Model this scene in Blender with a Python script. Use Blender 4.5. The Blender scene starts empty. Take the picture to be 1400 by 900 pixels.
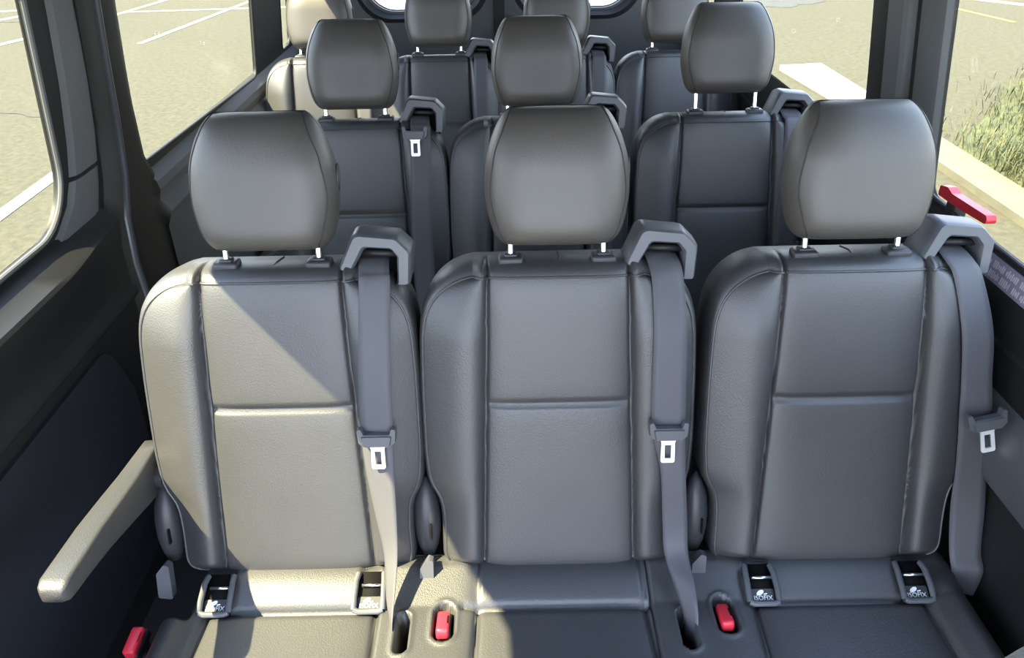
import bpy, bmesh, math, random
from mathutils import Vector, Matrix
random.seed(7)
S = bpy.context.scene
COL = S.collection
PI = math.pi

# ------------------------------------------------------------------ camera, light, exposure
PITCH = math.atan(637/1050); ROLL = 0.02; CAMH = 1.55
cam = bpy.data.cameras.new('camera'); camo = bpy.data.objects.new('camera', cam); COL.objects.link(camo)
cam.sensor_fit = 'HORIZONTAL'; cam.sensor_width = 36; cam.lens = 36*1050/1400
cam.clip_start = 0.02; cam.clip_end = 200
camo.matrix_world = Matrix.Translation((0, 0, CAMH)) @ Matrix.Rotation(PI/2-PITCH, 4, 'X') @ Matrix.Rotation(-ROLL, 4, 'Z')
S.camera = camo
W = bpy.data.worlds.new('sky'); S.world = W; W.use_nodes = True
nt = W.node_tree; nt.nodes.clear()
wo = nt.nodes.new('ShaderNodeOutputWorld'); bg = nt.nodes.new('ShaderNodeBackground')
tc = nt.nodes.new('ShaderNodeTexCoord'); sx = nt.nodes.new('ShaderNodeSeparateXYZ'); cr = nt.nodes.new('ShaderNodeValToRGB')
cr.color_ramp.elements[0].position = 0.0; cr.color_ramp.elements[0].color = (.84, .90, 1.0, 1)
cr.color_ramp.elements[1].position = 0.7; cr.color_ramp.elements[1].color = (.45, .62, 1.0, 1)
nt.links.new(tc.outputs['Generated'], sx.inputs[0]); nt.links.new(sx.outputs['Z'], cr.inputs[0])
nt.links.new(cr.outputs[0], bg.inputs[0]); nt.links.new(bg.outputs[0], wo.inputs[0])
bg.inputs[1].default_value = 11.0
sun = bpy.data.lights.new('sun', 'SUN'); sun.energy = 60.0; sun.angle = math.radians(.55); sun.color = (1, .87, .56)
suno = bpy.data.objects.new('sun', sun); COL.objects.link(suno)
suno.rotation_euler = Vector((1, .50, -1.6)).to_track_quat('-Z', 'Y').to_euler()
suno.location = (-8, -4, 12)
vs = S.view_settings; vs.view_transform = 'Standard'; vs.look = 'None'; vs.gamma = 1; vs.use_curve_mapping = False
vs.exposure = -0.12

# ------------------------------------------------------------------ materials
def mat(name, col, rough=.5, metal=0, bump=None, spec=.5, var=None, coat=0):
    m = bpy.data.materials.new(name); m.use_nodes = True
    n = m.node_tree.nodes; l = m.node_tree.links; b = n['Principled BSDF']
    b.inputs['Base Color'].default_value = (*col, 1); b.inputs['Roughness'].default_value = rough
    b.inputs['Metallic'].default_value = metal; b.inputs['Specular IOR Level'].default_value = spec
    t = n.new('ShaderNodeTexCoord')
    if bump:
        kind, sc, st, dist = bump
        tx = n.new('ShaderNodeTexVoronoi' if kind == 'v' else 'ShaderNodeTexNoise')
        tx.inputs['Scale'].default_value = sc
        l.new(t.outputs['Object'], tx.inputs['Vector'])
        bp = n.new('ShaderNodeBump'); bp.inputs['Strength'].default_value = st; bp.inputs['Distance'].default_value = dist
        l.new(tx.outputs['Distance' if kind == 'v' else 0], bp.inputs['Height']); l.new(bp.outputs[0], b.inputs['Normal'])
    if var:
        sc, amt = var
        tx = n.new('ShaderNodeTexNoise'); tx.inputs['Scale'].default_value = sc; tx.inputs['Detail'].default_value = 6
        l.new(t.outputs['Object'], tx.inputs['Vector'])
        r = n.new('ShaderNodeValToRGB')
        r.color_ramp.elements[0].position = .3; r.color_ramp.elements[1].position = .7
        r.color_ramp.elements[0].color = (*[c*(1-amt) for c in col], 1); r.color_ramp.elements[1].color = (*[c*(1+amt) for c in col], 1)
        l.new(tx.outputs[0], r.inputs[0]); l.new(r.outputs[0], b.inputs['Base Color'])
    return m
LEATHER = mat('charcoal_leather', (.037, .0368, .0378), .46, bump=('v', 420, .25, .0012), spec=.78, var=(9, .06))
LEATHER_HR = mat('front_lit_headrest_leather', (.060, .0540, .0475), .44, bump=('v', 480, .2, .001), spec=.62)  # same leather, lightened and warmed: light from the front put into the colour
STITCH = mat('black_seam_thread', (.016, .016, .017), .7)
PLASTIC = mat('dark_grey_plastic', (.030, .031, .034), .42, bump=('n', 600, .15, .0006), spec=.4)
PLASTIC_G = mat('grey_plastic', (.075, .078, .086), .40, bump=('n', 700, .12, .0005), spec=.45)
TRIM = mat('black_trim_plastic', (.014, .014, .014), .5, bump=('n', 500, .2, .0006), spec=.3)
TRIM_G = mat('slate_trim_plastic', (.100, .103, .104), .5, bump=('n', 500, .2, .0006), spec=.35)
TRIM_B = mat('brown_black_trim_plastic', (.020, .019, .016), .55, bump=('n', 500, .2, .0006), spec=.3)
CLOTH = mat('navy_door_cloth', (.016, .017, .022), .8, bump=('n', 900, .3, .0006), spec=.2)
RUBBER = mat('black_rubber', (.010, .010, .011), .55, spec=.4)
GLOSSR = mat('glossy_grey_seal', (.045, .047, .052), .32, spec=.6)
SEALG = mat('sunlit_window_edge', (.08, .08, .075), .45, spec=.5)  # sunlit rim of the door window, its brightness put into the colour
BELT = mat('grey_belt_webbing', (.075, .074, .082), .5, bump=('n', 900, .35, .0006), spec=.3)
CHROME = mat('chrome', (.85, .85, .87), .12, metal=1)
STEEL = mat('brushed_steel', (.80, .80, .80), .28, metal=1)
PLATE = mat('bright_latch_steel', (.86, .86, .85), .38, metal=.55)
RED = mat('red_plastic', (.62, .025, .045), .35, spec=.5)
REDL = mat('red_lever_plastic', (.55, .02, .035), .35, spec=.5)
BLACK = mat('matt_black', (.006, .006, .006), .8, spec=.1)
WHITE = mat('white_print', (.75, .75, .75), .5)
STICK = mat('lilac_sticker', (.20, .17, .23), .5)
STICKW = mat('pale_lilac_print', (.48, .45, .50), .5)
CARPET = mat('dark_floor_mat', (.02, .02, .022), .8, bump=('n', 300, .4, .001))
LINER = mat('grey_roof_lining', (.03, .03, .03), .9)
ASPH = mat('pale_sunlit_asphalt', (.0550, .0525, .0365), .9, bump=('n', 60, .35, .008), spec=.1, var=(17, .20))
PAINT = mat('white_road_paint', (.20, .20, .18), .7, var=(6, .08))
PAINTY = mat('yellow_road_paint', (.11, .09, .012), .7, var=(6, .15))
KERB = mat('concrete_kerb', (.085, .078, .052), .85, bump=('n', 40, .4, .004), var=(5, .15))
KERBW = mat('white_painted_kerb', (.24, .24, .23), .8)
SOIL = mat('dry_soil', (.045, .050, .016), .9, var=(9, .4))
STAIN = mat('dark_oil_stain', (.03, .03, .025), .8, var=(7, .2))
CRACK = mat('asphalt_crack', (.025, .025, .018), .9)

def grassmat():
    m = bpy.data.materials.new('dry_green_grass'); m.use_nodes = True
    n = m.node_tree.nodes; l = m.node_tree.links; b = n['Principled BSDF']; b.inputs['Roughness'].default_value = .7
    t = n.new('ShaderNodeTexCoord'); x = n.new('ShaderNodeTexNoise'); x.inputs['Scale'].default_value = 9; x.inputs['Detail'].default_value = 8
    r = n.new('ShaderNodeValToRGB'); e = r.color_ramp.elements
    e[0].position = .36; e[0].color = (.016, .030, .004, 1); e[1].position = .62; e[1].color = (.075, .072, .024, 1)
    l.new(t.outputs['Object'], x.inputs[0]); l.new(x.outputs[0], r.inputs[0]); l.new(r.outputs[0], b.inputs['Base Color'])
    return m
GRASS = grassmat()
def glassmat():
    m = bpy.data.materials.new('clear_window_glass'); m.use_nodes = True
    n = m.node_tree.nodes; l = m.node_tree.links; n.clear()
    o = n.new('ShaderNodeOutputMaterial'); mx = n.new('ShaderNodeMixShader'); t = n.new('ShaderNodeBsdfTransparent'); g = n.new('ShaderNodeBsdfGlossy')
    t.inputs[0].default_value = (.80, .81, .78, 1); g.inputs[1].default_value = .02; mx.inputs[0].default_value = .04
    l.new(t.outputs[0], mx.inputs[1]); l.new(g.outputs[0], mx.inputs[2]); l.new(mx.outputs[0], o.inputs[0])
    return m
GLASS = glassmat()

# ------------------------------------------------------------------ helpers
def mesh_obj(name, verts, faces, m, parent=None, smooth=True, auto=None):
    me = bpy.data.meshes.new(name); me.from_pydata([tuple(v) for v in verts], [], faces); me.update()
    bm = bmesh.new(); bm.from_mesh(me); bmesh.ops.remove_doubles(bm, verts=bm.verts, dist=1e-6)
    bmesh.ops.recalc_face_normals(bm, faces=bm.faces)
    if auto:
        for e in bm.edges:
            if len(e.link_faces) == 2 and e.calc_face_angle(0) > auto: e.smooth = False
    bm.to_mesh(me); bm.free()
    me.materials.append(m)
    if smooth:
        for p in me.polygons: p.use_smooth = True
    o = bpy.data.objects.new(name, me); COL.objects.link(o)
    if parent: o.parent = parent
    return o
class MB:
    def __init__(s): s.v = []; s.f = []
    def add(s, v, f):
        k = len(s.v); s.v += [Vector(p) for p in v]; s.f += [tuple(i+k for i in q) for q in f]
    def box(s, c, d, M=None, r=0.0):
        """box centred at c with size d; r = bevel radius"""
        bm = bmesh.new(); bmesh.ops.create_cube(bm, size=1)
        for v in bm.verts: v.co = Vector((v.co.x*d[0], v.co.y*d[1], v.co.z*d[2]))
        if r: bmesh.ops.bevel(bm, geom=bm.edges[:], offset=r, segments=3, profile=.5, affect='EDGES', clamp_overlap=True)
        bm.verts.index_update()
        M = M or Matrix()
        c = Vector(c)
        s.add([M @ v.co + c for v in bm.verts], [tuple(v.index for v in f.verts) for f in bm.faces]); bm.free()
    def tube(s, pts, r, n=10, cap=True, closed=False):
        pts = [Vector(p) for p in pts]; rs = r if isinstance(r, (list, tuple)) else [r]*len(pts)
        k = len(s.v); N = len(pts); up = None
        for i, p in enumerate(pts):
            a = pts[i-1] if (i or closed) else pts[0]; b = pts[(i+1) % N] if (i < N-1 or closed) else pts[-1]
            t = (b-a).normalized()
            if up is None: up = Vector((0, 0, 1)) if abs(t.z) < .9 else Vector((1, 0, 0))
            u = (up - t*up.dot(t)).normalized(); w = t.cross(u); up = u
            for j in range(n):
                an = 2*PI*j/n; s.v.append(p+(u*math.cos(an)+w*math.sin(an))*rs[i])
        for i in range(N if closed else N-1):
            for j in range(n):
                i2 = (i+1) % N
                s.f.append((k+i*n+j, k+i*n+(j+1) % n, k+i2*n+(j+1) % n, k+i2*n+j))
        if cap and not closed:
            s.f.append(tuple(k+j for j in range(n))[::-1]); s.f.append(tuple(k+(N-1)*n+j for j in range(n)))
    def prism(s, poly, fn0, fn1):
        """poly = 2D points; fn0/fn1 map a 2D point to 3D on each end"""
        n = len(poly); v = [fn0(p) for p in poly]+[fn1(p) for p in poly]
        s.add(v, [tuple(range(n))[::-1], tuple(range(n, 2*n))]+[(i, (i+1) % n, n+(i+1) % n, n+i) for i in range(n)])
    def build(s, name, m, parent=None, smooth=True, auto=.6): return mesh_obj(name, s.v, s.f, m, parent, smooth, auto)
def empty(name, loc, rz=0):
    o = bpy.data.objects.new(name, None); COL.objects.link(o); o.location = loc; o.rotation_euler = (0, 0, rz); o.empty_display_size = .05
    return o
def tag(o, label=None, cat=None, group=None, kind=None):
    if label: o['label'] = label
    if cat: o['category'] = cat
    if group: o['group'] = group
    if kind: o['kind'] = kind
    return o
def lerp_tab(tab, t):
    if t <= tab[0][0]: return tab[0][1]
    for (a, x), (b, y) in zip(tab, tab[1:]):
        if t <= b: return x+(y-x)*(t-a)/(b-a)
    return tab[-1][1]
def smooth_tab(tab, t):
    """Catmull-Rom through table"""
    n = len(tab)
    if t <= tab[0][0]: return tab[0][1]
    if t >= tab[-1][0]: return tab[-1][1]
    for i in range(n-1):
        a, b = tab[i][0], tab[i+1][0]
        if t <= b:
            h = b-a; u = (t-a)/h
            def sl(j):
                if j == 0: return (tab[1][1]-tab[0][1])/(tab[1][0]-tab[0][0])
                if j == n-1: return (tab[-1][1]-tab[-2][1])/(tab[-1][0]-tab[-2][0])
                d0 = (tab[j][1]-tab[j-1][1])/(tab[j][0]-tab[j-1][0]); d1 = (tab[j+1][1]-tab[j][1])/(tab[j+1][0]-tab[j][0])
                return 0 if d0*d1 <= 0 else 2*d0*d1/(d0+d1)
            m0, m1 = sl(i)*h, sl(i+1)*h
            return (2*u**3-3*u*u+1)*tab[i][1]+(u**3-2*u*u+u)*m0+(-2*u**3+3*u*u)*tab[i+1][1]+(u**3-u*u)*m1
def smoothstep(a, b, x):
    t = min(1, max(0, (x-a)/(b-a))); return t*t*(3-2*t)
def round_poly(pts, rads, seg=8):
    out = []; n = len(pts)
    for i in range(n):
        p = Vector(pts[i]); a = Vector(pts[i-1]); b = Vector(pts[(i+1) % n]); r = rads[i] if isinstance(rads, (list, tuple)) else rads
        if r <= 0: out.append(tuple(p)); continue
        d0 = (a-p).normalized(); d1 = (b-p).normalized(); ang = d0.angle(d1); t = min(r/math.tan(ang/2), (a-p).length*.49, (b-p).length*.49)
        r = t*math.tan(ang/2)
        c = p+(d0+d1).normalized()*(r/math.sin(ang/2)); s0 = p+d0*t-c; s1 = p+d1*t-c
        a0 = math.atan2(s0.y, s0.x); a1 = math.atan2(s1.y, s1.x); da = (a1-a0+PI) % (2*PI)-PI
        for k in range(seg+1):
            an = a0+da*k/seg; out.append((c.x+r*math.cos(an), c.y+r*math.sin(an)))
    return out
def plate(name, outer, holes, fn, thick, m, parent=None, auto=.5):
    """flat sheet with holes: fn(a, b, off) -> 3D; off 0 is the inner face, off=thick the outer"""
    bm = bmesh.new(); loops = []
    for lp in [outer]+holes:
        vs_ = [bm.verts.new((p[0], p[1], 0)) for p in lp]; loops.append(vs_)
        for i in range(len(vs_)): bm.edges.new((vs_[i], vs_[(i+1) % len(vs_)]))
    bmesh.ops.triangle_fill(bm, use_beauty=True, edges=bm.edges[:])
    bm.verts.index_update(); bm.verts.ensure_lookup_table()
    flat = [(v.co.x, v.co.y) for v in bm.verts]; tris = [tuple(v.index for v in f.verts) for f in bm.faces]
    idx = [[v.index for v in lp] for lp in loops]; bm.free()
    n = len(flat)
    V = [fn(a, b, 0) for a, b in flat]+[fn(a, b, thick) for a, b in flat]
    Fc = tris+[tuple(i+n for i in t)[::-1] for t in tris]
    for lp in idx:
        for i in range(len(lp)):
            a, b = lp[i], lp[(i+1) % len(lp)]; Fc.append((a, b, b+n, a+n))
    return mesh_obj(name, V, Fc, m, parent, True, auto)
def sweep(name, profile, ys, m, parent=None, closed=False, auto=.45):
    """profile: list of (x, z); ys: list of y; swept along y"""
    n = len(profile); V = [(x, y, z) for y in ys for x, z in profile]
    Fc = []
    for i in range(len(ys)-1):
        for j in range(n if closed else n-1):
            j2 = (j+1) % n; Fc.append((i*n+j, i*n+j2, (i+1)*n+j2, (i+1)*n+j))
    if closed: Fc += [tuple(range(n)), tuple((len(ys)-1)*n+j for j in range(n))[::-1]]
    return mesh_obj(name, V, Fc, m, parent, True, auto)

# ------------------------------------------------------------------ ground outside
GZ = -.65
def ground_quad(name, pts, z, m):
    o = mesh_obj(name, [(x, y, z) for x, y in pts]+[(x, y, z-.004) for x, y in pts],
                 [tuple(range(len(pts))), tuple(range(len(pts), 2*len(pts)))[::-1]]+[(i, (i+1) % len(pts), len(pts)+(i+1) % len(pts), len(pts)+i) for i in range(len(pts))], m, None, False)
    return tag(o, kind='structure')
g = mesh_obj('ground', [(-60, -30, GZ), (60, -30, GZ), (60, 80, GZ), (-60, 80, GZ)], [(0, 1, 2, 3)], ASPH, None, False); tag(g, kind='structure')
def strip(name, a, b, w, m=PAINT, z=GZ+.006):
    a = Vector(a); b = Vector(b); d = (b-a).normalized(); nrm = Vector((-d.y, d.x))*w/2
    return ground_quad(name, [tuple(a+nrm), tuple(a-nrm), tuple(b-nrm), tuple(b+nrm)], z, m)
strip('road_marking', (-5.44, 12.0), (-4.80, 17.2), .10)
strip('road_marking', (-6.9, 15.0), (-1.5, 15.4), .12, z=GZ+.007)
strip('road_marking', (-7.0, 14.5), (-6.55, 17.5), .11)
strip('road_marking', (-3.80, 4.2), (-3.86, 6.6), .13)
strip('road_marking', (-7.7, 11.8), (-7.35, 12.9), .14)
strip('road_marking', (-9.3, 13.3), (-8.2, 16.0), .16)
strip('road_marking', (-10.6, 15.3), (-8.0, 15.5), .16)
strip('road_marking', (7.40, 14.2), (7.72, 12.3), .10, PAINTY)
strip('road_marking', (7.9, 15.2), (9.2, 13.2), .22)
ground_quad('road_marking', [(-3.2, 14.2), (3.0, 14.2), (3.0, 19), (-3.2, 19)], GZ+.005, KERBW)  # pale patch added to supply the bright area behind the rear windows
st = []
for i in range(28):
    a = 2*PI*i/28; r = 1+.25*math.sin(3*a+1)+.12*math.sin(7*a)
    st.append((4.9+.62*r*math.cos(a), 14.6+.42*r*math.sin(a)))
ground_quad('ground_stain', st, GZ+.005, STAIN)
def crack(pts, w=.035):
    up = []; dn = []
    for x, y in pts:
        up.append((x, y+w*random.uniform(.5, 1.2))); dn.append((x, y-w*random.uniform(.2, .9)))
    ground_quad('ground_crack', up+dn[::-1], GZ+.0055, CRACK)
crack([(-6.05+.10*i, 8.62-.045*i+.04*math.sin(i*1.7)) for i in range(13)], .03)
crack([(-9.5+.3*i, 14.2+.05*math.sin(i*1.3)) for i in range(8)], .03)
# kerb along the right side (one long kerb, the far end painted white)
def kerb(name, plan, m, h=.06):
    mb = MB(); mb.prism(plan, lambda p: Vector((p[0], p[1], GZ-.03)), lambda p: Vector((p[0], p[1], GZ+h)))
    return tag(mb.build(name, m, None, False), kind='structure')
kerb('trim_1', [(3.55, 1.0), (3.84, 1.0), (3.84, 7.0), (3.50, 7.0)], KERB); kerb('trim_2', [(3.50, 7.0), (3.84, 7.0), (3.82, 9.62), (3.30, 9.55)], KERBW)
so = mesh_obj('ground_verge', [(3.84, 1.0, GZ+.04), (9, 1.0, GZ+.08), (9, 9, GZ+.08), (6.0, 9.0, GZ+.06), (3.84, 6.4, GZ+.04)], [(0, 1, 2, 3, 4)], SOIL, None, False); tag(so, kind='structure')
gb = MB()
for i in range(26000):
    x = random.uniform(3.85, 7.6); y = random.uniform(3.8, 9.2)
    if y > 6.3+(x-3.84)*1.15+random.gauss(0, .35): continue
    dens = .5+.5*math.sin(x*2.3+1.1)*math.sin(y*1.9+.4)
    if random.random() > .5+.5*dens: continue
    h = random.uniform(.06, .20)*(.6+.6*dens); a = random.uniform(0, 2*PI); ln = random.uniform(.2, 1.2)*h; w = random.uniform(.0025, .0055)
    d = Vector((math.cos(a), math.sin(a), 0)); sd = Vector((-d.y, d.x, 0))*w; p = Vector((x, y, GZ+.04))
    q = p+Vector((0, 0, h*.7))+d*ln*.35; e = p+Vector((0, 0, h))+d*ln
    gb.add([p-sd, p+sd, q+sd*.8, q-sd*.8, e], [(0, 1, 2, 3), (3, 2, 4)])
go = gb.build('grass', GRASS, None, False); tag(go, 'tall green and dry grass growing beyond the kerb on the right', 'grass', kind='stuff')

# ------------------------------------------------------------------ van shell
XC = -.03; HWALL = .89
def WX(side, z, off=0): return XC+side*(HWALL+off-max(0, z-.91)*.11)
def wallfn(side): return lambda y, z, off: (WX(side, z, off), y, z)
YF = -.35; YR = 3.72; ZT = 1.92
def struct(o): return tag(o, kind='structure')
fl = MB(); fl.box((XC, (YF+YR)/2, -.03), (2*HWALL-.03, YR-YF+.1, .06)); struct(fl.build('floor', CARPET, None, False))
cl = MB(); cl.box((XC, (-1.0+YR)/2, ZT+.03), (2*HWALL-.02, YR+1.0+.1, .06)); struct(cl.build('ceiling', LINER, None, False))

# --- left side: sliding door with window, pillar, rear quarter
door_hole = round_poly([(.10, .926), (1.493, .927), (1.498, 1.363), (1.42, 1.42), (.956, 1.554), (.776, 1.650), (.60, 1.655), (.45, 1.735), (.10, 1.76)], [.08, .123, .02, .02, .02, .02, .02, .03, .08], 10)  # unseen top edge shaped to place the sun's upper boundary on the seats
door_out = [(YF, .887), (1.621, .887), (1.637, .951), (1.665, 1.069), (1.676, 1.186), (1.676, ZT), (YF, ZT)]
fnL = wallfn(-1); fnR = wallfn(1)
door3 = plate('door_3', door_out, [door_hole], fnL, .012, TRIM); struct(door3)
def pane(name, hole, fn, off, seal_w=.016, lit=None):
    n = len(hole); cx = sum(p[0] for p in hole)/n; cz = sum(p[1] for p in hole)/n
    V = [fn(a, b, off) for a, b in hole]+[fn(a, b, off+.005) for a, b in hole]
    o = mesh_obj(name, V, [tuple(range(n)), tuple(range(n, 2*n))[::-1]]+[(i, (i+1) % n, n+(i+1) % n, n+i) for i in range(n)], GLASS, None, False); struct(o)
    # rubber gasket round the opening
    mb = MB(); mb.tube([fn(a, b, off-.004) for a, b in hole], .0045, 8, closed=True); mb.build('window_gasket', RUBBER, o)
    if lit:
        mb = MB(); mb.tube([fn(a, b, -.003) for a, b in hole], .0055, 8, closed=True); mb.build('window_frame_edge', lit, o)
    return o
pane('window_1', door_hole, fnL, .004, lit=SEALG)
# rear-facing strip of the door frame, in two lengths with a joint between them
def strip_piece(name, rows, m, parent, raise_=.012):
    V = []; Fc = []
    for z, yl, yr in rows:
        X = WX(-1, z); r = raise_
        for u, d in ((0, 0), (.10, r*.8), (.22, r), (.78, r), (.90, r*.8), (1, 0)): V.append((X+d, yl+(yr-yl)*u, z))
    for i in range(len(rows)-1):
        for j in range(5): Fc.append((i*6+j, i*6+j+1, (i+1)*6+j+1, (i+1)*6+j))
    Fc.append(tuple(range(6))); Fc.append(tuple((len(rows)-1)*6+j for j in range(6)))
    return mesh_obj(name, V, Fc, m, parent, True, .5)
strip_piece('frame_cover', [(1.72, 1.575, 1.664), (1.325, 1.573, 1.669), (1.186, 1.564, 1.671), (1.069, 1.545, 1.661), (1.01, 1.528, 1.648)], TRIM_G, door3)
strip_piece('frame_cover', [(1.001, 1.524, 1.646), (0.961, 1.498, 1.637), (0.924, 1.445, 1.626), (0.892, 1.37, 1.616)], TRIM_G, door3)
# door lower part: sill ledge that catches the sun, crease, door card
ysD = [YF, .4, .9, 1.2, 1.36, 1.44, 1.50]
def door_profile(y):
    k = smoothstep(1.30, 1.60, y)*.030
    return [(-.932, .927), (-.922, .917), (-.914, .914), (-.905, .904), (-.852-k*1.2, .887), (-.847-k, .880), (-.849-k, .862), (-.876-k*.5, .810), (-.892, .750), (-.892, .722), (-.882, .707), (-.882, .696), (-.898, .678), (-.902, .43), (-.902, -.005)]
n = len(door_profile(0)); V = []; Fc = []
ysd = [YF+(1.612-YF)*i/40 for i in range(41)]
for y in ysd: V += [(x, y, z) for x, z in door_profile(y)]
for i in range(40):
    for j in range(n-1): Fc.append((i*n+j, i*n+j+1, (i+1)*n+j+1, (i+1)*n+j))
mesh_obj('door_card', V, Fc, TRIM, door3, True, .6)
po = round_poly([(-.2, .105), (1.455, .105), (1.482, .512), (1.423, .657), (-.2, .640)], [.05, .06, .08, .05, .05], 8)
mb = MB(); mb.prism(po, lambda p: (-.905, p[0], p[1]), lambda p: (-.888, p[0], p[1])); mb.build('door_pocket', CLOTH, door3)

# B pillar trim: swept columns following the door's rear edge
rows = [(ZT, 1.682, 1.71, 1.728, 1.755, 1.854), (1.325, 1.682, 1.707, 1.725, 1.751, 1.854), (1.208, 1.68, 1.703, 1.723, 1.748, 1.851), (1.079, 1.671, 1.703, 1.724, 1.748, 1.856), (0.945, 1.646, 1.688, 1.718, 1.746, 1.875),
        (0.854, 1.626, 1.642, 1.68, 1.714, 1.926), (0.748, 1.616, 1.633, 1.662, 1.701, 1.99), (0.619, 1.616, 1.653, 1.669, 1.712, 2.033), (0.32, 1.616, 1.68, 1.712, 1.776, 2.054), (.02, 1.616, 1.68, 1.712, 1.776, 2.054)]
def pillar(name, side, rows, m, groove_m, rib_m):
    V = []; Fc = []
    for r in rows:
        z, c0, g, rb, re, pe = r; X = lambda d: WX(side, z)-side*d
        V += [(X(-.030), c0-.07, z), (X(-.016), c0, z), (X(-.012), g-.006, z), (X(-.014), g+.004, z), (X(.020), rb-.006, z), (X(.025), rb, z), (X(.018), rb+.010, z), (X(.004), re, z),
              (X(.012), re+.02, z), (X(.014), pe-.03, z), (X(.010), pe-.008, z), (X(.0), pe, z), (X(-.045), pe, z)]
    k = 13
    for i in range(len(rows)-1):
        for j in range(k-1): Fc.append((i*k+j, i*k+j+1, (i+1)*k+j+1, (i+1)*k+j))
    return struct(mesh_obj(name, V, Fc, m, None, True, .9))
pl3 = pillar('trim_3', -1, rows, TRIM_B, None, None)
mb = MB(); mb.tube([(WX(-1, r[0])+.024, r[3]+.002, r[0]) for r in rows], .0085, 10); mb.build('door_seal', GLOSSR, pl3)
# rear quarter on the left, two windows
h2 = round_poly([(1.859, .921), (2.913, .895), (2.934, 1.53), (1.859, 1.53)], [.006, .035, .06, .06], 6)  # top edge lowered out of view to cut the sun on the rear headrest
h3 = round_poly([(3.301, .908), (3.44, .908), (3.44, 1.60), (3.31, 1.60)], [.02, .04, .06, .06], 6)  # rear edge pulled forward, shaped to keep sun off the rear doors
out2 = [(1.82, .86), (YR+.05, .86), (YR+.05, ZT), (1.82, ZT)]
struct(plate('wall_left', out2, [h2, h3], fnL, .012, TRIM_B))
pane('window_2', h2, fnL, .005); pane('window_3', h3, fnL, .005)
profRL = [(-.932, .908), (-.922, .900), (-.910, .885), (-.898, .870), (-.894, .850), (-.902, .822), (-.888, .806), (-.880, .790), (-.898, .748), (-.902, .43), (-.902, -.005)]
struct(sweep('trim_4', profRL, [1.88, 2.3, 2.9, YR], TRIM_G))
mb = MB(); mb.box((-.893, 2.80, .66), (.012, .80, .21), r=.005); struct(mb.build('trim_5', CLOTH))
# --- right side
hR1 = round_poly([(.0, .951), (1.475, .959), (1.515, 1.604), (.0, 1.604)], [.08, .03, .06, .08], 8)
hR2 = round_poly([(1.808, .921), (2.946, .90), (2.946, 1.604), (1.827, 1.604)], [.02, .04, .06, .06], 6)
hR3 = round_poly([(3.316, .905), (3.60, .905), (3.60, 1.60), (3.33, 1.60)], [.02, .04, .06, .06], 6)
struct(plate('wall_right', [(YF, .86), (YR+.05, .86), (YR+.05, ZT), (YF, ZT)], [hR1, hR2, hR3], fnR, .012, TRIM_B))
pane('window_4', hR1, fnR, .005); pane('window_5', hR2, fnR, .005); pane('window_6', hR3, fnR, .005)
profR = [(.856, .953), (.8525, .949), (.846, .905), (.845, .885), (.845, .867), (.850, .824), (.846, .817), (.854, .808), (.856, .733), (.856, .55), (.858, .25), (.858, -.005)]
struct(sweep('trim_7', profR, [YF, .6, 1.2, 2.0, 2.8, YR], TRIM))
# ledge with grey top running under the window beside the front row
prL = [(.862, .742), (.846, .725), (.836, .702), (.828, .676), (.826, .652), (.832, .610), (.842, .590), (.862, .585)]
struct(sweep('trim_8', prL, [YF, .3, .8, 1.45], PLASTIC_G, None, True))
# right pillar covers
def bar_cover(name, y0, y1, m, raise_, zb=.86):
    V = []; Fc = []
    zs = [ZT, 1.4, 1.2, 1.05, zb]
    for z in zs:
        sh = (z-1.10)*.07
        for u, d in ((0, 0), (.06, raise_*.7), (.15, raise_), (.85, raise_), (.94, raise_*.7), (1, 0)):
            V.append((WX(1, z)-d, y0+(y1-y0)*u+sh, z))
    for i in range(len(zs)-1):
        for j in range(5): Fc.append((i*6+j, i*6+j+1, (i+1)*6+j+1, (i+1)*6+j))
    return struct(mesh_obj(name, V, Fc, m, None, True, .5))
bar_cover('trim_9', 1.475, 1.582, TRIM_G, .014)
bar_cover('trim_10', 1.612, 1.709, TRIM_G, .022)
bar_cover('trim_11', 1.711, 1.810, TRIM_B, .010)

# --- rear doors
def fnB(x, z, off): return (x, YR+off, z)
for nm, x0, x1, hx0, hx1, wn in (('door_1', XC-HWALL-.04, XC-.004, -.625, -.125, 7), ('door_2', XC+.004, XC+HWALL+.04, .075, .565, 8)):
    hole = round_poly([(hx0, .985), (hx1, .985), (hx1, 1.55), (hx0, 1.55)], [.13, .13, .1, .1], 10)
    d = struct(plate(nm, [(x0, .05), (x1, .05), (x1, ZT), (x0, ZT)], [hole], fnB, .05, TRIM_G))
    pane('window_%d' % wn, hole, fnB, .03)
    cx = (hx0+hx1)/2; cz = 1.27; ring = [(cx+(x-cx)*1.20, cz+(z-cz)*1.17) for x, z in hole]; mid = [(cx+(x-cx)*1.12, cz+(z-cz)*1.10) for x, z in hole]
    nH = len(hole)
    V = [fnB(x, z, 0) for x, z in ring]+[fnB(x, z, -.022) for x, z in mid]+[fnB(x, z, .012) for x, z in hole]
    Fc = [(k*nH+i, k*nH+(i+1) % nH, (k+1)*nH+(i+1) % nH, (k+1)*nH+i) for k in (0, 1) for i in range(nH)]
    mesh_obj('window_surround', V, Fc, PLASTIC, d, True, .7)
    mb = MB(); mb.box((x0+.06 if nm == 'door_1' else x1-.06, YR-.012, 1.2), (.05, .02, 1.0), r=.008); mb.build('edge_cover', TRIM_G, d)
mb = MB(); mb.box((XC, YR-.008, .95), (.050, .018, 1.6), r=.006)
struct(mb.build('trim_12', RUBBER))

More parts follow.
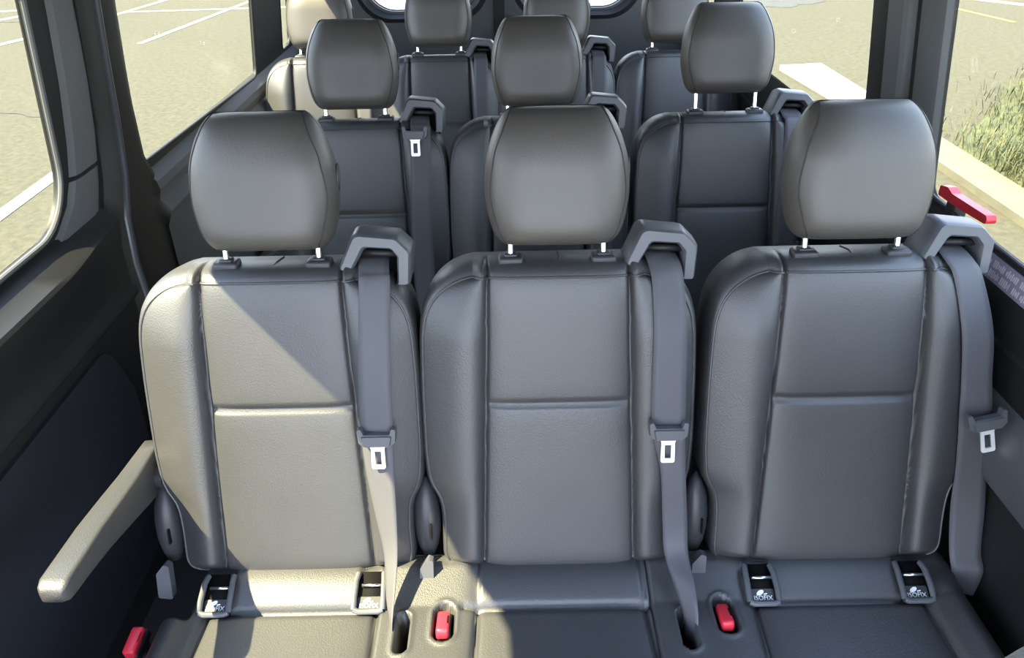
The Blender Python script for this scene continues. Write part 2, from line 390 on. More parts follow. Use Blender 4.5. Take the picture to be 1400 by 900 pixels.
# ------------------------------------------------------------------ seats
LEAN = math.radians(15); AV = Vector((0, math.sin(LEAN), math.cos(LEAN))); NV = Vector((0, -math.cos(LEAN), math.sin(LEAN)))
ZB = .432
def SP(x, t, n): return Vector((x, 0, ZB))+AV*t+NV*n          # seat-local: x across, t up the back, n out of its front
TS = .548
HW = [(0, .188), (.006, .199), (.015, .205), (.03, .208), (.08, .207), (.116, .208), (.14, .212), (.168, .225), (.19, .231), (.26, .2345), (.35, .234), (.44, .231), (.47, .227), (.495, .219), (.515, .206), (.528, .192), (.539, .174), (.545, .157), (TS, .142)]
def hw(t): return smooth_tab(HW, t)
def pw(t): return .139-.035*t
def face_n(x, t, h):
    ax = abs(x); p = pw(t); n = 0
    if ax > p:
        s = min(1, (ax-p)/max(1e-4, h-p))
        fade = smoothstep(.0, .03, t)*(1-.45*smoothstep(.44, .548, t))
        n += .026*fade*math.sin(PI*min(1, s)**.62)**.9*(1-.15*s) if s < 1 else 0
        n -= .004*s
    else:
        dx = p-ax; dh = abs(t-.325); dt = max(0, TS-t)
        n += .011*(1-math.exp(-dx/.020))
        n += -.003*math.exp(-dh/.02)
    n -= .009*math.exp(-((ax-p)/.0036)**2)*smoothstep(.0, .02, t)
    if ax < p: n -= .009*math.exp(-((t-.325)/.0036)**2)*smoothstep(0, .012, p-ax)
    n -= .007*math.exp(-t/.010)+.006*math.exp(-(TS-t)/.02)
    return n
def backrest_mesh(sx):
    NU, NV_ = 156, 140
    V = []; Fc = []
    ts = []
    for i in range(NV_+1):
        u = i/NV_; ts.append(TS*(.5-.5*math.cos(PI*(.12+.88*u))-(.5-.5*math.cos(PI*.12)))/(1-(.5-.5*math.cos(PI*.12))))
    P2 = {}
    for i, t in enumerate(ts):
        h = hw(t)
        for j in range(NU+1):
            u = -1+2*j/NU; u = math.copysign(abs(u)**.92, u) if u else 0
            x = u*h; P2[(i, j)] = (x, t); V.append(SP(x*sx, t, face_n(x, t, h)))
    W_ = NU+1
    for i in range(NV_):
        for j in range(NU): Fc.append((i*W_+j, i*W_+j+1, (i+1)*W_+j+1, (i+1)*W_+j))
    loop = [(0, j) for j in range(NU)]+[(i, NU) for i in range(NV_)]+[(NV_, j) for j in range(NU, 0, -1)]+[(i, 0) for i in range(NV_, 0, -1)]
    L2 = [Vector(P2[q]) for q in loop]; n = len(loop)
    nb = [face_n(p.x, p.y, hw(p.y)) for p in L2]
    # smoothed 2D outward normals
    nr = []
    for i in range(n):
        d = L2[(i+3) % n]-L2[i-3]; nr.append(Vector((d.y, -d.x)).normalized())
    prev = [i*W_+j for i, j in loop]; base = [Vector((p.x, p.y)) for p in L2]
    seam = [V[k].copy() for k in prev]
    rings = []
    for k in range(1, 8):
        a = PI/2*k/7; rings.append(('r', math.sin(a), 1-math.cos(a)))
    rings.append(('b', 1.0, None)); rings.append(('c', .6, None))
    for kind, sa, ca in rings:
        cur = []
        for i in range(n):
            up = max(0, nr[i].y); dn = max(0, -nr[i].y)
            w = .007+.019*up**1.5+.003*dn; D = .018+.042*up**1.5
            off = w*sa
            dep = nb[i]-D*ca if kind == 'r' else (-.100 if kind == 'b' else -.112)
            if kind == 'r' and dep < -.095: dep = -.095
            p = base[i]+nr[i]*off
            if kind == 'c': p = base[i]-nr[i]*.008
            if k and abs(p.x) < 0: pass
            V.append(SP(p.x*sx, p.y, dep)); cur.append(len(V)-1)
        for i in range(n):
            i2 = (i+1) % n; Fc.append((prev[i], prev[i2], cur[i2], cur[i]))
        prev = cur
    Fc.append(tuple(prev))
    return V, Fc, seam, nr
def seat_group(sx=1.0):
    """returns nothing; builds meshes once, cached"""
HR_HW = [(0, .082), (.012, .089), (.04, .097), (.10, .106), (.25, .1155), (.40, .1195), (.58, .1175), (.75, .1090), (.88, .0970), (.95, .0870), (.985, .0790), (1.0, .0720)]
HT0, HT1 = .598, .822
def hr_point(u, v, front=True):
    """u -1..1 across, v 0..1 up"""
    h = smooth_tab(HR_HW, v); x = u*h; t = HT0+(HT1-HT0)*v
    au = abs(u); vv = 2*v-1
    pu = max(0, 1-au**4.0)**(1/2.4)
    pv = max(0, 1-abs(vv)**(5.5 if vv > 0 else 9))**(1/(2.0 if vv > 0 else 2.6))
    D = .068 if front else .058
    n = -.040+(D if front else -D)*pu*pv
    if front: n += -.012*smoothstep(.55, 1, v)
    return SP(x, t, n)
def headrest_mesh():
    NU, NV_ = 56, 56; V = []; Fc = []
    us = [-math.cos(PI*j/NU) for j in range(NU+1)]; vs_ = [.5-.5*math.cos(PI*i/NV_) for i in range(NV_+1)]
    for fr in (True, False):
        k = len(V)
        for v in vs_:
            for u in us: V.append(hr_point(u, v, fr))
        for i in range(NV_):
            for j in range(NU): Fc.append((k+i*(NU+1)+j, k+i*(NU+1)+j+1, k+(i+1)*(NU+1)+j+1, k+(i+1)*(NU+1)+j))
    return V, Fc
def hr_seams():
    mb = MB()
    for s in (-1, 1):
        pts = []
        for i in range(40):
            v = .03+.955*i/39; x = smooth_tab([(0, .082), (.15, .098), (.4, .109), (.65, .102), (.85, .086), (1, .072)], v)
            u = x/smooth_tab(HR_HW, v); p = hr_point(s*min(u, .97), v); pts.append(p+NV*.0001)
        mb.tube(pts, .0013, 6)
    pts = [hr_point(u, .035)+NV*.0002 for u in [-.8+1.6*i/20 for i in range(21)]]
    mb.tube(pts, .0012, 6)
    return mb

# -- cushion: height field with the crease, roll, belt slot and buckle well
YC = -.078; ZC = .41
def cushion_mesh(x0, x1, roll_w, slot, well, bol_l, bol_r):
    NX = int((x1-x0)/.0042); y0 = -.52; y1 = .02
    ys = [y0+(-.26-y0)*i/26 for i in range(26)]+[-.26+(y1+.26)*i/72 for i in range(73)]
    V = []; Fc = []
    def sdf_slot(x, y, c, hx, hy):
        dx = max(0, abs(x-c[0])-max(0, hx-min(hx, hy))); dy = max(0, abs(y-c[1])-max(0, hy-min(hx, hy))); return math.hypot(dx, dy)-min(hx, hy)
    for y in ys:
        for j in range(NX+1):
            x = x0+(x1-x0)*j/NX; z = ZC
            ins = .150-.04*(y-YC)
            f = min(1, max(0, (y-YC)/.072))
            rollz = .030*math.sin(PI/2*f)**.9
            inroll = smoothstep(roll_w+.006, roll_w-.004, abs(x))
            if y > YC:
                if abs(x) < roll_w+.01: z += rollz*inroll
                if abs(x) > roll_w: z += (.022*f)*(1-inroll)
            if abs(x) < ins:
                z += .007*(1-math.exp(-(ins-abs(x))/.02))*smoothstep(YC, YC-.02, y)
                z -= .006*smoothstep(.09, 0, abs(x))*smoothstep(-.2, -.45, y)*0
            else:
                e = abs(x)-ins
                if (x < 0 and bol_l) or (x > 0 and bol_r): z += .024*math.sin(PI*min(1, e/.095))**.8*smoothstep(.0, -.09, y)
                else: z += .010*(1-math.exp(-e/.012))
            z -= .010*math.exp(-((abs(x)-ins)/.0045)**2)*smoothstep(YC+.008, YC-.008, y)
            if abs(x) < roll_w+.03: z -= .011*math.exp(-((y-YC)/.005)**2)
            # rounded outer edges
            for edge, on in ((x-x0, bol_l), (x1-x, bol_r)):
                R = .045 if on else .006
                if edge < R: z -= (R*.8)*(1-math.sqrt(max(0, 1-(1-edge/R)**2)))
            ef = y-y0
            if ef < .07: z -= .07*(1-math.sqrt(max(0, 1-(1-ef/.07)**2)))
            if bol_l: z -= .10*smoothstep(-.172, -.190, x)*smoothstep(-.105-.25*(x+.19), -.075-.25*(x+.19), y)
            for c, hx, hy, dp in ((slot, .0105, .040, .09), (well, .0175, .038, .030)):
                if c:
                    d = sdf_slot(x, y, c, hx, hy)
                    z -= dp*smoothstep(.002, -.003, d); z += .003*math.exp(-((d-.004)/.004)**2)
            V.append(Vector((x, y, z)))
    W_ = NX+1; R_ = len(ys)
    for i in range(R_-1):
        for j in range(NX): Fc.append((i*W_+j, i*W_+j+1, (i+1)*W_+j+1, (i+1)*W_+j))
    loop = [j for j in range(NX)]+[i*W_+NX for i in range(R_-1)]+[(R_-1)*W_+j for j in range(NX, 0, -1)]+[i*W_ for i in range(R_-1, 0, -1)]
    cur = []
    for k in loop: V.append(Vector((V[k].x, V[k].y, .27))); cur.append(len(V)-1)
    n = len(loop)
    for i in range(n): Fc.append((loop[i], loop[(i+1) % n], cur[(i+1) % n], cur[i]))
    Fc.append(tuple(cur))
    return V, Fc

# -- belt guide arch
def arch(parent, side=1):
    out = round_poly([(.112, .563), (.140, .624), (.212, .616), (.236, .592), (.232, .535)], [.004, .014, .014, .012, .004], 5)
    inn = round_poly([(.137, .563), (.158, .598), (.202, .595), (.211, .582), (.209, .535)], [.004, .010, .008, .006, .004], 5)
    n = len(out); V = []; Fc = []
    def add(o, i, dn, st, infl):
        for (x, t), (x2, t2) in zip(o, i):
            cx = (x+x2)/2; ct = (t+t2)/2
            V.append(SP(x+(cx-x)*infl, t+(ct-t)*infl+st, dn))
    # cross sections front -> back
    for dn, infl, st in ((-.016, .35, 0), (-.020, .12, 0), (-.026, 0, .001), (-.060, 0, .008), (-.086, .05, .006), (-.092, .3, .002)):
        add(out, inn, dn, st, infl); add(inn, out, dn, st*.4, infl)
    L = 6
    for k in range(L-1):
        for i in range(n-1):
            a = k*2*n; b = (k+1)*2*n
            Fc.append((a+i, a+i+1, b+i+1, b+i)); Fc.append((a+n+i, b+n+i, b+n+i+1, a+n+i+1))
        for i in (0, n-1):
            Fc.append((k*2*n+i, k*2*n+n+i, (k+1)*2*n+n+i, (k+1)*2*n+i))
    for k in (0, L-1):
        for i in range(n-1): Fc.append((k*2*n+i, k*2*n+i+1, k*2*n+n+i+1, k*2*n+n+i))
    o = mesh_obj('belt_guide', V, Fc, PLASTIC_G, parent, True, .7)
    mb = MB(); mb.prism([(.132, .56), (.152, .606), (.206, .604), (.220, .588), (.218, .53), (.17, .53)], lambda p: SP(p[0], p[1], -.062), lambda p: SP(p[0], p[1], -.080)); mb.build('belt_slot_shade', BLACK, o)  # black panel stands in for the shade inside the guide opening
    mb = MB(); mb.tube([SP(.150, .588, -.040), SP(.214, .585, -.040)], .006, 10); mb.build('belt_roller', RUBBER, o)
    return o

def text_mesh(txt, size, fn):
    cu = bpy.data.curves.new('t', 'FONT'); cu.body = txt; cu.size = size; cu.align_x = 'CENTER'; cu.extrude = .0003; cu.resolution_u = 3
    to = bpy.data.objects.new('t', cu); COL.objects.link(to); bpy.context.view_layer.update()
    me = bpy.data.meshes.new_from_object(to.evaluated_get(bpy.context.evaluated_depsgraph_get()))
    V = [fn(v.co.x, v.co.y, v.co.z) for v in me.vertices]; Fc = [tuple(p.vertices) for p in me.polygons]
    bpy.data.objects.remove(to); bpy.data.curves.remove(cu); bpy.data.meshes.remove(me)
    return V, Fc

# pocket plane on the roll between cushion and back
PK_U = Vector((0, .074, .030)).normalized(); PK_N = Vector((0, -.030, .074)).normalized()
def isofix(parent, xc):
    def P(x, u, n): return Vector((xc+x, YC-.004, ZC+.006))+PK_U*u+PK_N*n
    mb = MB()
    for pts in ([P(-.026, .0, .008), P(-.026, .02, .012), P(-.025, .05, .012), P(-.023, .066, .006)], [P(.026, .0, .008), P(.026, .02, .012), P(.025, .05, .012), P(.023, .066, .006)]):
        mb.tube(pts, .0052, 10)
    mb.tube([P(-.026, .0, .008), P(-.018, -.003, .007), P(.018, -.003, .007), P(.026, .0, .008)], .0055, 10)
    o = mb.build('isofix_pocket', PLASTIC_G, parent)
    mb = MB(); mb.prism([(-.024, .0), (.024, .0), (.023, .070), (-.023, .070)], lambda p: P(p[0], p[1], -.012), lambda p: P(p[0], p[1], .0025)); mb.build('pocket_recess_shade', BLACK, o)  # solid block coloured black for the shade inside the pocket
    mb = MB(); mb.tube([P(-.015, .043, .008), P(.024, .043, .008)], .0028, 10); b = mb.build('anchor_bar', STEEL, o)
    mb = MB(); mb.prism(round_poly([(-.021, .001), (.021, .001), (.021, .024), (-.021, .024)], .003, 4), lambda p: P(p[0], p[1], .001), lambda p: P(p[0], p[1], .0045)); mb.build('pocket_label_plate', PLASTIC, o)
    mb = MB(); V, Fc = text_mesh('ISOFIX', .0115, lambda x, y, z: P(x, .004+y, .0048+z)); mb.add(V, Fc)
    # pictogram: small seated child in a seat shell
    ic = [(.007*math.cos(a)*.95-.001, .0175+.0042*math.sin(a)+.0025*math.cos(a)) for a in [2*PI*i/18 for i in range(18)]]
    mb.prism(ic, lambda p: P(p[0]-.003, p[1]-.0005, .0046), lambda p: P(p[0]-.003, p[1]-.0005, .0052))
    mb.tube([P(.002, .0142, .005), P(.008, .0152, .005)], .0011, 6)
    mb.build('isofix_mark', WHITE, o, False)
    return o

def buckle(parent, x, y, z, rx=-.22, mat_=RED):
    M = Matrix.Rotation(rx, 3, 'X').to_4x4()
    mb = MB(); mb.box((x, y+.002, z-.012), (.026, .056, .022), M, .005); o = mb.build('buckle', RUBBER, parent)
    mb = MB(); mb.box((x-.001, y-.002, z+.001), (.022, .051, .022), M, .005); b = mb.build('release_button', mat_, o)
    mb = MB(); mb.box((x+.0072, y+.002, z+.0095), (.0035, .020, .004), M, .001); mb.build('tongue_slot', BLACK, o)
    return o

def recliner(parent, xs):
    """plastic cover low at the side of the back, with its lever"""
    pts = []
    V = []; Fc = []
    prof = [(.172, .002), (.155, .012), (.128, .021), (.095, .024), (.062, .023), (.034, .018), (.012, .010)]
    n = 16
    for t, r in prof:
        for j in range(n):
            a = 2*PI*j/n; V.append(SP(xs+r*1.05*math.cos(a), t, -.030+r*1.2*math.sin(a)))
    for i in range(len(prof)-1):
        for j in range(n): Fc.append((i*n+j, i*n+(j+1) % n, (i+1)*n+(j+1) % n, (i+1)*n+j))
    Fc += [tuple(range(n)), tuple((len(prof)-1)*n+j for j in range(n))[::-1]]
    o = mesh_obj('recliner_cover', V, Fc, PLASTIC, parent)
    mb = MB(); mb.box(SP(xs+.009, .075, -.002), (.003, .010, .030), Matrix.Rotation(-LEAN, 4, 'X'), .001); mb.build('cover_slit', BLACK, o)
    mb = MB(); mb.prism(round_poly([(-.014, -.035), (.012, -.038), (.013, .030), (.004, .034), (-.012, .015)], [.004, .004, .003, .003, .008], 4), lambda p: SP(xs+p[0], p[1], .010), lambda p: SP(xs+p[0], p[1], .028))
    mb.build('recliner_lever', PLASTIC_G, o)
    return o

BACK = {}; SHARED = {}
def reuse(key, name, parent, builder):
    if key in SHARED:
        src = SHARED[key]; o = src.copy(); COL.objects.link(o); o.parent = parent; o.name = name
        for ch in src.children:
            c = ch.copy(); COL.objects.link(c); c.parent = o
        return o
    o = builder(); o.parent = parent; SHARED[key] = o
    return o

def make_backrest(sx):
    V, Fc, seam, nr = backrest_mesh(sx)
    o = mesh_obj('backrest', V, Fc, LEATHER)
    mb = MB(); pts = [p+NV*.0008 for p in seam if True]
    keep = [p for p in pts[::2]]
    mb.tube(keep, .0022, 8, closed=True); mb.build('piping', LEATHER, o)
    mb = MB(); mb.tube([SP(0, TS+.004, -.004), SP(.000, TS+.015, -.015), SP(.001, TS+.022, -.029), SP(.004, TS+.0265, -.048), SP(.004, TS+.0268, -.085)], .0016, 6); mb.build('cover_seam', STITCH, o)
    return o
def make_headrest():
    V, Fc = headrest_mesh(); o = mesh_obj('headrest', V, Fc, LEATHER_HR)
    hr_seams().build('headrest_seam', STITCH, o)
    # oval release button in the inner side of the headrest
    mb = MB()
    c = SP(.1160, .715, -.045)
    ring = [c+Vector((0.003, 0, 0))+AV*(.020*math.cos(a))+NV*(.0065*math.sin(a)) for a in [2*PI*i/20 for i in range(20)]]
    mb.tube(ring, .0022, 8, closed=True)
    mb.add([c+Vector((.0028, 0, 0))+AV*(.019*math.cos(a))+NV*(.006*math.sin(a)) for a in [2*PI*i/20 for i in range(20)]]+[c+AV*(.019*math.cos(a))+NV*(.006*math.sin(a))-Vector((.008, 0, 0)) for a in [2*PI*i/20 for i in range(20)]],
           [tuple(range(20)), tuple(range(20, 40))]+[(i, (i+1) % 20, 20+(i+1) % 20, 20+i) for i in range(20)])
    mb.build('headrest_button', PLASTIC, o)
    return o
def make_post(s):
    x = s*.0785
    mb = MB(); mb.tube([SP(x, .55, -.034), SP(x, .59, -.034), SP(x, .64, -.034)], .0055, 12)
    return mb.build('headrest_post', CHROME)
def make_guide(s):
    x = s*.0785; M = Matrix.Rotation(-LEAN*.3, 4, 'X')
    mb = MB(); mb.box(SP(x, .571, -.034), (.042, .032, .018), M, .005)
    mb.box(SP(x, .580, -.034), (.022, .018, .008), M, .003)
    return mb.build('post_guide', PLASTIC)
def make_seat(X, row, kind, label, sx=1.0, hr_up=0.0, zoff=0.0, arm=False, group=None):
    root = empty('passenger_seat', (X, .993+.86*row, zoff)); tag(root, label, 'seat', group)
    reuse(('b', sx), 'backrest', root, lambda: make_backrest(sx))
    h = reuse('h', 'headrest', root, make_headrest)
    if hr_up: h.location = AV*hr_up
    for s in (-1, 1):
        p = reuse(('p', s), 'headrest_post', root, lambda s=s: make_post(s))
        if hr_up: p.location = AV*(hr_up*.8)
        reuse(('g', s), 'post_guide', root, lambda s=s: make_guide(s))
    if kind == 'left': args = (-.238, .158, .118, None, None, True, False)
    elif kind == 'mid': args = (-.325, .160, .148, (-.279, -.132), (-.208, -.112), False, False)
    elif kind == 'right': args = (-.336, .240, .118, (-.283, -.134), (-.212, -.108), False, True)
    else: args = (-.205, .205, .15, None, None, False, False)
    def mk():
        V, Fc = cushion_mesh(*args); return mesh_obj('cushion', V, Fc, LEATHER)
    reuse(('c', kind), 'cushion', root, mk)
    a = reuse('arch', 'belt_guide', root, lambda: arch(None))
    if sx < 1: a.location = (-.024, 0, 0)
    if kind in ('left', 'right') and row == 0:
        for s in (-1, 1): reuse(('iso', s), 'isofix_pocket', root, lambda s=s: isofix(None, s*.137))
    if row < 2:
        reuse('rec', 'recliner_cover', root, lambda: recliner(None, -.243))
    if kind in ('mid', 'right'):
        c = args[4]; reuse(('bk', kind), 'buckle', root, lambda c=c: buckle(None, c[0], c[1], ZC+.004))
    if kind == 'left' and row < 2:
        def mkb():
            o = buckle(None, 0, 0, 0, .1)
            mb = MB(); mb.box((0, .010, -.05), (.020, .028, .12), None, .006); mb.build('buckle_stalk', PLASTIC, o)
            return o
        o = reuse('bkl', 'buckle', root, mkb); o.location = (-.272, -.115, .388)
    # pedestal under the cushion
    def mkp():
        mb = MB()
        for sgn in (-1, 1):
            mb.prism(round_poly([(-.42, .27), (.05, .27), (.02, .0), (-.36, .0)], .02, 4), lambda p: Vector((sgn*.16-.012, p[0], p[1])), lambda p: Vector((sgn*.16+.012, p[0], p[1])))
        mb.box((0, -.18, .20), (.32, .04, .04), None, .006); mb.box((0, .0, .20), (.32, .04, .04), None, .006)
        return mb.build('seat_base', PLASTIC)
    reuse('ped', 'seat_base', root, mkp)
    if arm:
        V = []; Fc = []; N = 24
        # along y: (y, zc, half height, half width)
        st = [(.125, .600, .046, .017, 0), (.10, .602, .045, .019, 0), (.02, .620, .037, .0215, .004), (-.05, .640, .031, .0225, .009), (-.13, .661, .025, .0228, .014), (-.20, .676, .0195, .0230, .019), (-.243, .683, .0175, .0228, .021), (-.256, .683, .0150, .0208, .022), (-.263, .6825, .0100, .0158, .022)]
        for y, zc, hh, ww, dx in st:
            for j in range(N):
                an = 2*PI*j/N; c, s_ = math.cos(an), math.sin(an); e = 2/6.0
                V.append(Vector((math.copysign(abs(c)**e, c)*ww+dx, y, zc+math.copysign(abs(s_)**e, s_)*hh)))
        for i in range(len(st)-1):
            for j in range(N): Fc.append((i*N+j, i*N+(j+1) % N, (i+1)*N+(j+1) % N, (i+1)*N+j))
        Fc += [tuple(range(N)), tuple((len(st)-1)*N+j for j in range(N))[::-1]]
        ar = mesh_obj('armrest', V, Fc, LEATHER, root); ar.location = (-.271, 0, 0)
        mb = MB(); mb.tube([(-.034, .075, .602), (.034, .075, .602)], .020, 14); mb.build('armrest_pivot', PLASTIC, ar)
    return root

def nb_(x, t):
    """bolster height so a belt can lie on it"""
    return face_n(x, t, hw(max(0, min(TS, t)))) if 0 <= t <= TS else -.01
def make_belt(X, row, edges, tongue, label, sx=1.0, zoff=0, tilt=0, group='seat belts on the passenger seats', raw=None, dotat=None, kind='n'):
    """edges: list of (xl, xr, t, lift_l, lift_r); raw: extra (left xyz, right xyz) seat-local pairs after them"""
    root = empty('seat_belt', (X, .993+.86*row, zoff)); tag(root, label, 'seat belt', group)
    V = []; Fc = []
    # from inside the guide, over its lower lip
    prs = [(SP(edges[0][0]-.004, .580, -.052), SP(edges[0][1]-.004, .578, -.052)), (SP(edges[0][0]-.003, .575, -.034), SP(edges[0][1]-.003, .573, -.034))]
    prs += [(SP(xl*1.0, t, max(nb_(xl+(xr-xl)*q/8, t) for q in range(6))+.0035+ll), SP(xr, t, max(nb_(xl+(xr-xl)*q/8, t) for q in range(3, 9))+.0035+lr)) for xl, xr, t, ll, lr in edges]
    if raw: prs += [(Vector(a), Vector(b)) for a, b in raw]
    # densify with Catmull-Rom
    def cr_(p0, p1, p2, p3, u): return ((p1*2)+(p2-p0)*u+(p0*2-p1*5+p2*4-p3)*u*u+(p1*3-p0-p2*3+p3)*u**3)*.5
    D = []
    for i in range(len(prs)-1):
        q = [prs[max(0, i-1)], prs[i], prs[i+1], prs[min(len(prs)-1, i+2)]]
        for k in range(6):
            D.append(tuple(cr_(q[0][s], q[1][s], q[2][s], q[3][s], k/6) for s in (0, 1)))
    D.append(prs[-1])
    M_ = 5
    for l, r in D:
        for j in range(M_+1): V.append(l+(r-l)*(j/M_))
    for i in range(len(D)-1):
        for j in range(M_): Fc.append((i*(M_+1)+j, i*(M_+1)+j+1, (i+1)*(M_+1)+j+1, (i+1)*(M_+1)+j))
    w = mesh_obj('belt_webbing', V, Fc, BELT, root)
    sm = w.modifiers.new('thick', 'SOLIDIFY'); sm.thickness = .0013; sm.offset = 0
    if tongue:
        tx, tt, tn = tongue; Mx = Matrix.Rotation(-LEAN, 4, 'X') @ Matrix.Rotation(tilt, 4, 'Y')
        c = SP(tx, tt, tn); mb = MB()
        def L(x, z, n): return c+(Mx @ Vector((x, -n, z)))
        fr = round_poly([(-.034, .014), (-.027, .017), (-.023, .005), (.023, .005), (.027, .017), (.034, .014), (.032, -.010), (.022, -.018), (-.022, -.018), (-.032, -.010)], [.003]*10, 3)
        mb.prism(fr, lambda p: L(p[0], p[1], -.002), lambda p: L(p[0]*.97, p[1]*.95, .012))
        mb.prism(round_poly([(-.027, .004), (.027, .004), (.023, -.016), (-.023, -.016)], .003, 3), lambda p: L(p[0], p[1], .011), lambda p: L(p[0]*.92, p[1]*.85-.001, .0165))
        g = mb.build('belt_tongue', PLASTIC_G, root)
        pl = plate('latch_plate', round_poly([(-.016, -.014), (.016, -.014), (.0115, -.022), (.0120, -.060), (-.0120, -.060), (-.0115, -.022)], [.001, .001, .004, .004, .004, .004], 4),
                   [round_poly([(-.0055, -.027), (.0055, -.027), (.0055, -.052), (-.0055, -.052)], .001, 3)], lambda x, z, off: L(x, z, .005+off), .0025, PLATE, g)
    if dotat:
        x, t = dotat; mb = MB(); mb.tube([SP(x, t, nb_(x, t)+.003), SP(x, t, nb_(x, t)+.007)], .004, 10); mb.build('belt_stop_button', STEEL, root)
    return root

XL = (-.402, .0785, .575)
R0 = ['front-row charcoal leather seat with the armrest, mostly in sunlight', 'middle front-row charcoal leather seat behind two red-buckle cushions', 'front-row charcoal leather seat beside the red window lever']
R0[1] = 'front-row centre seat, shaded grey leather back with smooth roll and no child-seat anchors'
make_seat(XL[0], 0, 'left', 'front-row sunlit charcoal leather seat with a padded armrest on its aisle side', arm=True, group='leather passenger seats in three rows')
make_seat(XL[1], 0, 'mid', R0[1], group='leather passenger seats in three rows')
make_seat(XL[2], 0, 'right', 'front-row charcoal leather seat next to the window with the red lever', group='leather passenger seats in three rows')
make_seat(XL[0], 1, 'left', 'second-row dark seat behind the sunlit front seat, belt tongue high at its shoulder', group='leather passenger seats in three rows')
make_seat(XL[1], 1, 'mid', 'second-row dark seat hidden behind the front-row centre headrest', group='leather passenger seats in three rows')
make_seat(XL[2], 1, 'right', 'second-row dark seat with raised headrest beside the kerb-side window', hr_up=.022, group='leather passenger seats in three rows')
X3 = (-.664, -.242, .182, .605)
make_seat(X3[0], 2, 'rear', 'rear bench seat in bright sun beside the left window', sx=.90, zoff=-.014, group='leather passenger seats in three rows')
make_seat(X3[1], 2, 'rear', 'rear bench seat in shade in front of the left rear-door window', sx=.90, zoff=-.014, group='leather passenger seats in three rows')
make_seat(X3[2], 2, 'rear', 'rear bench seat in front of the right rear-door window', sx=.90, zoff=-.014, group='leather passenger seats in three rows')
make_seat(X3[3], 2, 'rear', 'rear bench seat farthest right, mostly hidden behind the raised headrest', sx=.90, zoff=-.014, group='leather passenger seats in three rows')

# belts: front row
make_belt(XL[0], 0, [(.148, .199, .560, -.003, -.003), (.150, .201, .535, 0, .002), (.142, .197, .40, .001, .004), (.139, .195, .298, .002, .006), (.143, .193, .215, .004, .012), (.155, .193, .129, .010, .022), (.166, .192, .060, .020, .038)],
          (.168, .285, .036), 'grey seat belt hanging down the sunlit front seat', raw=[((.170, -.075, .445), (.187, -.095, .452)), ((.177, -.105, .418), (.185, -.130, .424)), ((.180, -.115, .36), (.184, -.145, .36))])
make_belt(XL[1], 0, [(.152, .206, .560, -.003, -.003), (.155, .209, .535, 0, .002), (.157, .212, .455, .001, .006), (.158, .215, .295, .002, .010), (.176, .219, .204, .006, .016), (.184, .228, .10, .010, .024), (.188, .230, .043, .018, .036)],
          (.184, .288, .040), 'grey seat belt hanging down the front-row centre seat', raw=[((.198, -.062, .455), (.232, -.088, .462)), ((.212, -.105, .418), (.232, -.130, .424)), ((.216, -.115, .36), (.222, -.145, .36))])
make_belt(XL[2], 0, [(.150, .198, .560, -.003, -.003), (.158, .210, .535, 0, .002), (.174, .228, .449, .001, .006), (.188, .240, .36, .001, .010), (.194, .249, .303, .001, .012), (.207, .264, .20, .000, .008), (.216, .274, .105, .002, .010), (.223, .278, .02, .008, .014)],
          (.226, .295, .040), 'grey seat belt hanging beside the right wall at the window seat', raw=[((.227, -.022, .415), (.279, -.030, .425)), ((.230, -.018, .37), (.279, -.030, .36))], tilt=-.20)
# second row
E2 = [(.146, .197, .560, -.003, -.003), (.148, .199, .535, 0, .002), (.142, .197, .40, .001, .004), (.139, .195, .298, .002, .006), (.140, .196, .18, .004, .010), (.146, .198, .06, .02, .03)]
make_belt(XL[0], 1, E2, (.160, .537, .016), 'dark seat belt with its tongue up at the second-row left shoulder', dotat=(.172, .29))
make_belt(XL[1], 1, E2, (.166, .30, .036), 'dark seat belt on the second-row centre seat, seen beside the headrests')
make_belt(XL[2], 1, E2, (.166, .22, .036), 'dark seat belt on the second-row seat beside the kerb-side window')
E3 = [(.124, .172, .560, -.003, -.003), (.126, .174, .535, 0, .002), (.124, .173, .40, .001, .004), (.122, .172, .298, .002, .006), (.122, .172, .15, .004, .010)]
for i, lb in enumerate(('rear-row seat belt at the sunlit seat, mostly hidden by a headrest', 'rear-row seat belt left of the centre, behind the second-row centre headrest', 'rear-row seat belt right of the centre, in view below its arched guide')):
    make_belt(X3[i], 2, E3, None, lb, zoff=-.014)

# ------------------------------------------------------------------ small things
# red window release lever on the right window sill
lv = empty('window_release_lever', (.856, 1.311, .957)); tag(lv, 'red emergency release lever at the bottom of the right window', 'lever')
mb = MB()
pr = round_poly([(.115, .020), (.085, .036), (.020, .040), (-.030, .052), (-.036, .044), (-.030, .032), (.030, .014), (.100, .002)], [.006, .01, .02, .006, .006, .006, .02, .006], 5)
pr = round_poly([(.108, .022), (.108, .042), (.082, .047), (.062, .041), (-.058, .046), (-.062, .031), (.03, .024)], [.005, .006, .01, .01, .008, .008, .02], 5)
mb.prism(pr, lambda p: Vector((-.014, p[0], p[1])), lambda p: Vector((.004, p[0], p[1]))); mb.build('lever_handle', REDL, lv)
mb = MB(); mb.box((.010, .075, .004), (.030, .030, .040), None, .006); mb.build('lever_bracket', RUBBER, lv)
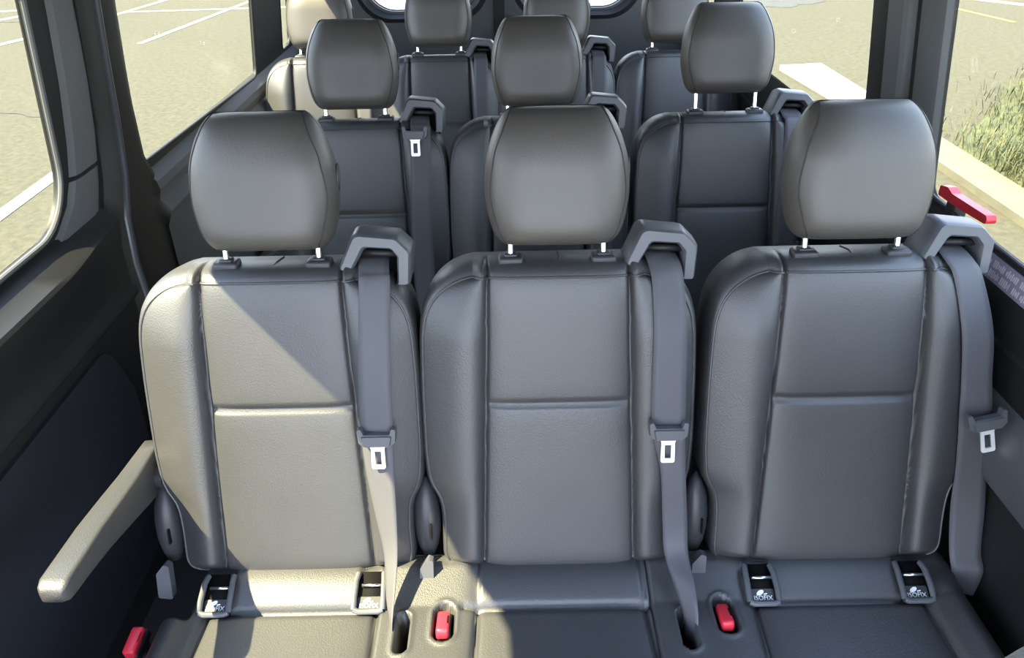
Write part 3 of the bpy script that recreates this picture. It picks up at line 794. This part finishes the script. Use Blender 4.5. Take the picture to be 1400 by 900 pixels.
# sticker with two lines of tiny print on the window's black edge
sk = MB(); sa = Vector((.792, .95, .958)); 
def skp(y, u, n): return Vector((.8455+.0065*u-n, y, .907+.041*u+n*.2))
sk.add([skp(.88, 0, .002), skp(1.275, 0, .002), skp(1.275, 1, .002), skp(.88, 1, .002), skp(.88, 0, -.002), skp(1.275, 0, -.002), skp(1.275, 1, -.002), skp(.88, 1, -.002)], [(0, 1, 2, 3), (7, 6, 5, 4), (0, 4, 5, 1), (1, 5, 6, 2), (2, 6, 7, 3), (3, 7, 4, 0)])
so = sk.build('window_sticker', STICK, None, False); tag(so, 'narrow lilac instruction sticker along the bottom edge of the right window', 'sticker')
pm = MB()
for ln, u in ((0, .66), (1, .24)):
    y = 1.25
    while y > .91:
        w = random.uniform(.012, .035)
        x = y
        while x > y-w:
            hh = random.choice((.12, .17, .2)); d = random.uniform(.0022, .004)
            pm.add([skp(x, u-hh*.6, .0028), skp(x-d, u-hh*.6, .0028), skp(x-d, u+hh, .0028), skp(x, u+hh, .0028)], [(0, 1, 2, 3)]); x -= d+.0016
        y -= w+.008
pm.build('sticker_print', STICKW, so, False)

# shoulder of the front seat that just enters the lower right corner
fs = empty('front_seat', (.512, .335, .004)); tag(fs, 'grey grained front seat shoulder in the lower right corner', 'seat')
V = []; Fc = []; N = 40; M2 = 20
for i in range(M2+1):
    ph = PI/2*i/M2
    for j in range(N):
        a = 2*PI*j/N; c, s_ = math.cos(a), math.sin(a); e = 2/3.2
        r = math.cos(ph)**(2/3.2); V.append(Vector((math.copysign(abs(c)**e, c)*.165*r, math.copysign(abs(s_)**e, s_)*.09*r, .72+.34*math.sin(ph)**(2/3.2))))
for i in range(M2):
    for j in range(N): Fc.append((i*N+j, i*N+(j+1) % N, (i+1)*N+(j+1) % N, (i+1)*N+j))
Fc.append(tuple(range(N)))
FSM = mat('grey_grained_leather', (.19, .19, .185), .6, bump=('v', 260, .5, .003))
mesh_obj('backrest', V, Fc, FSM, fs)

for o in list(COL.objects):
    nm = o.name.split('.')[0]
    lab = {'headrest_post': 'chrome headrest post', 'release_button': 'red buckle release button', 'latch_plate': 'bright steel latch plate with a slot',
           'anchor_bar': 'bare steel anchor bar', 'isofix_mark': 'small white lettering and pictogram', 'belt_stop_button': 'small steel button on the webbing'}.get(nm)
    if lab: o['label'] = lab
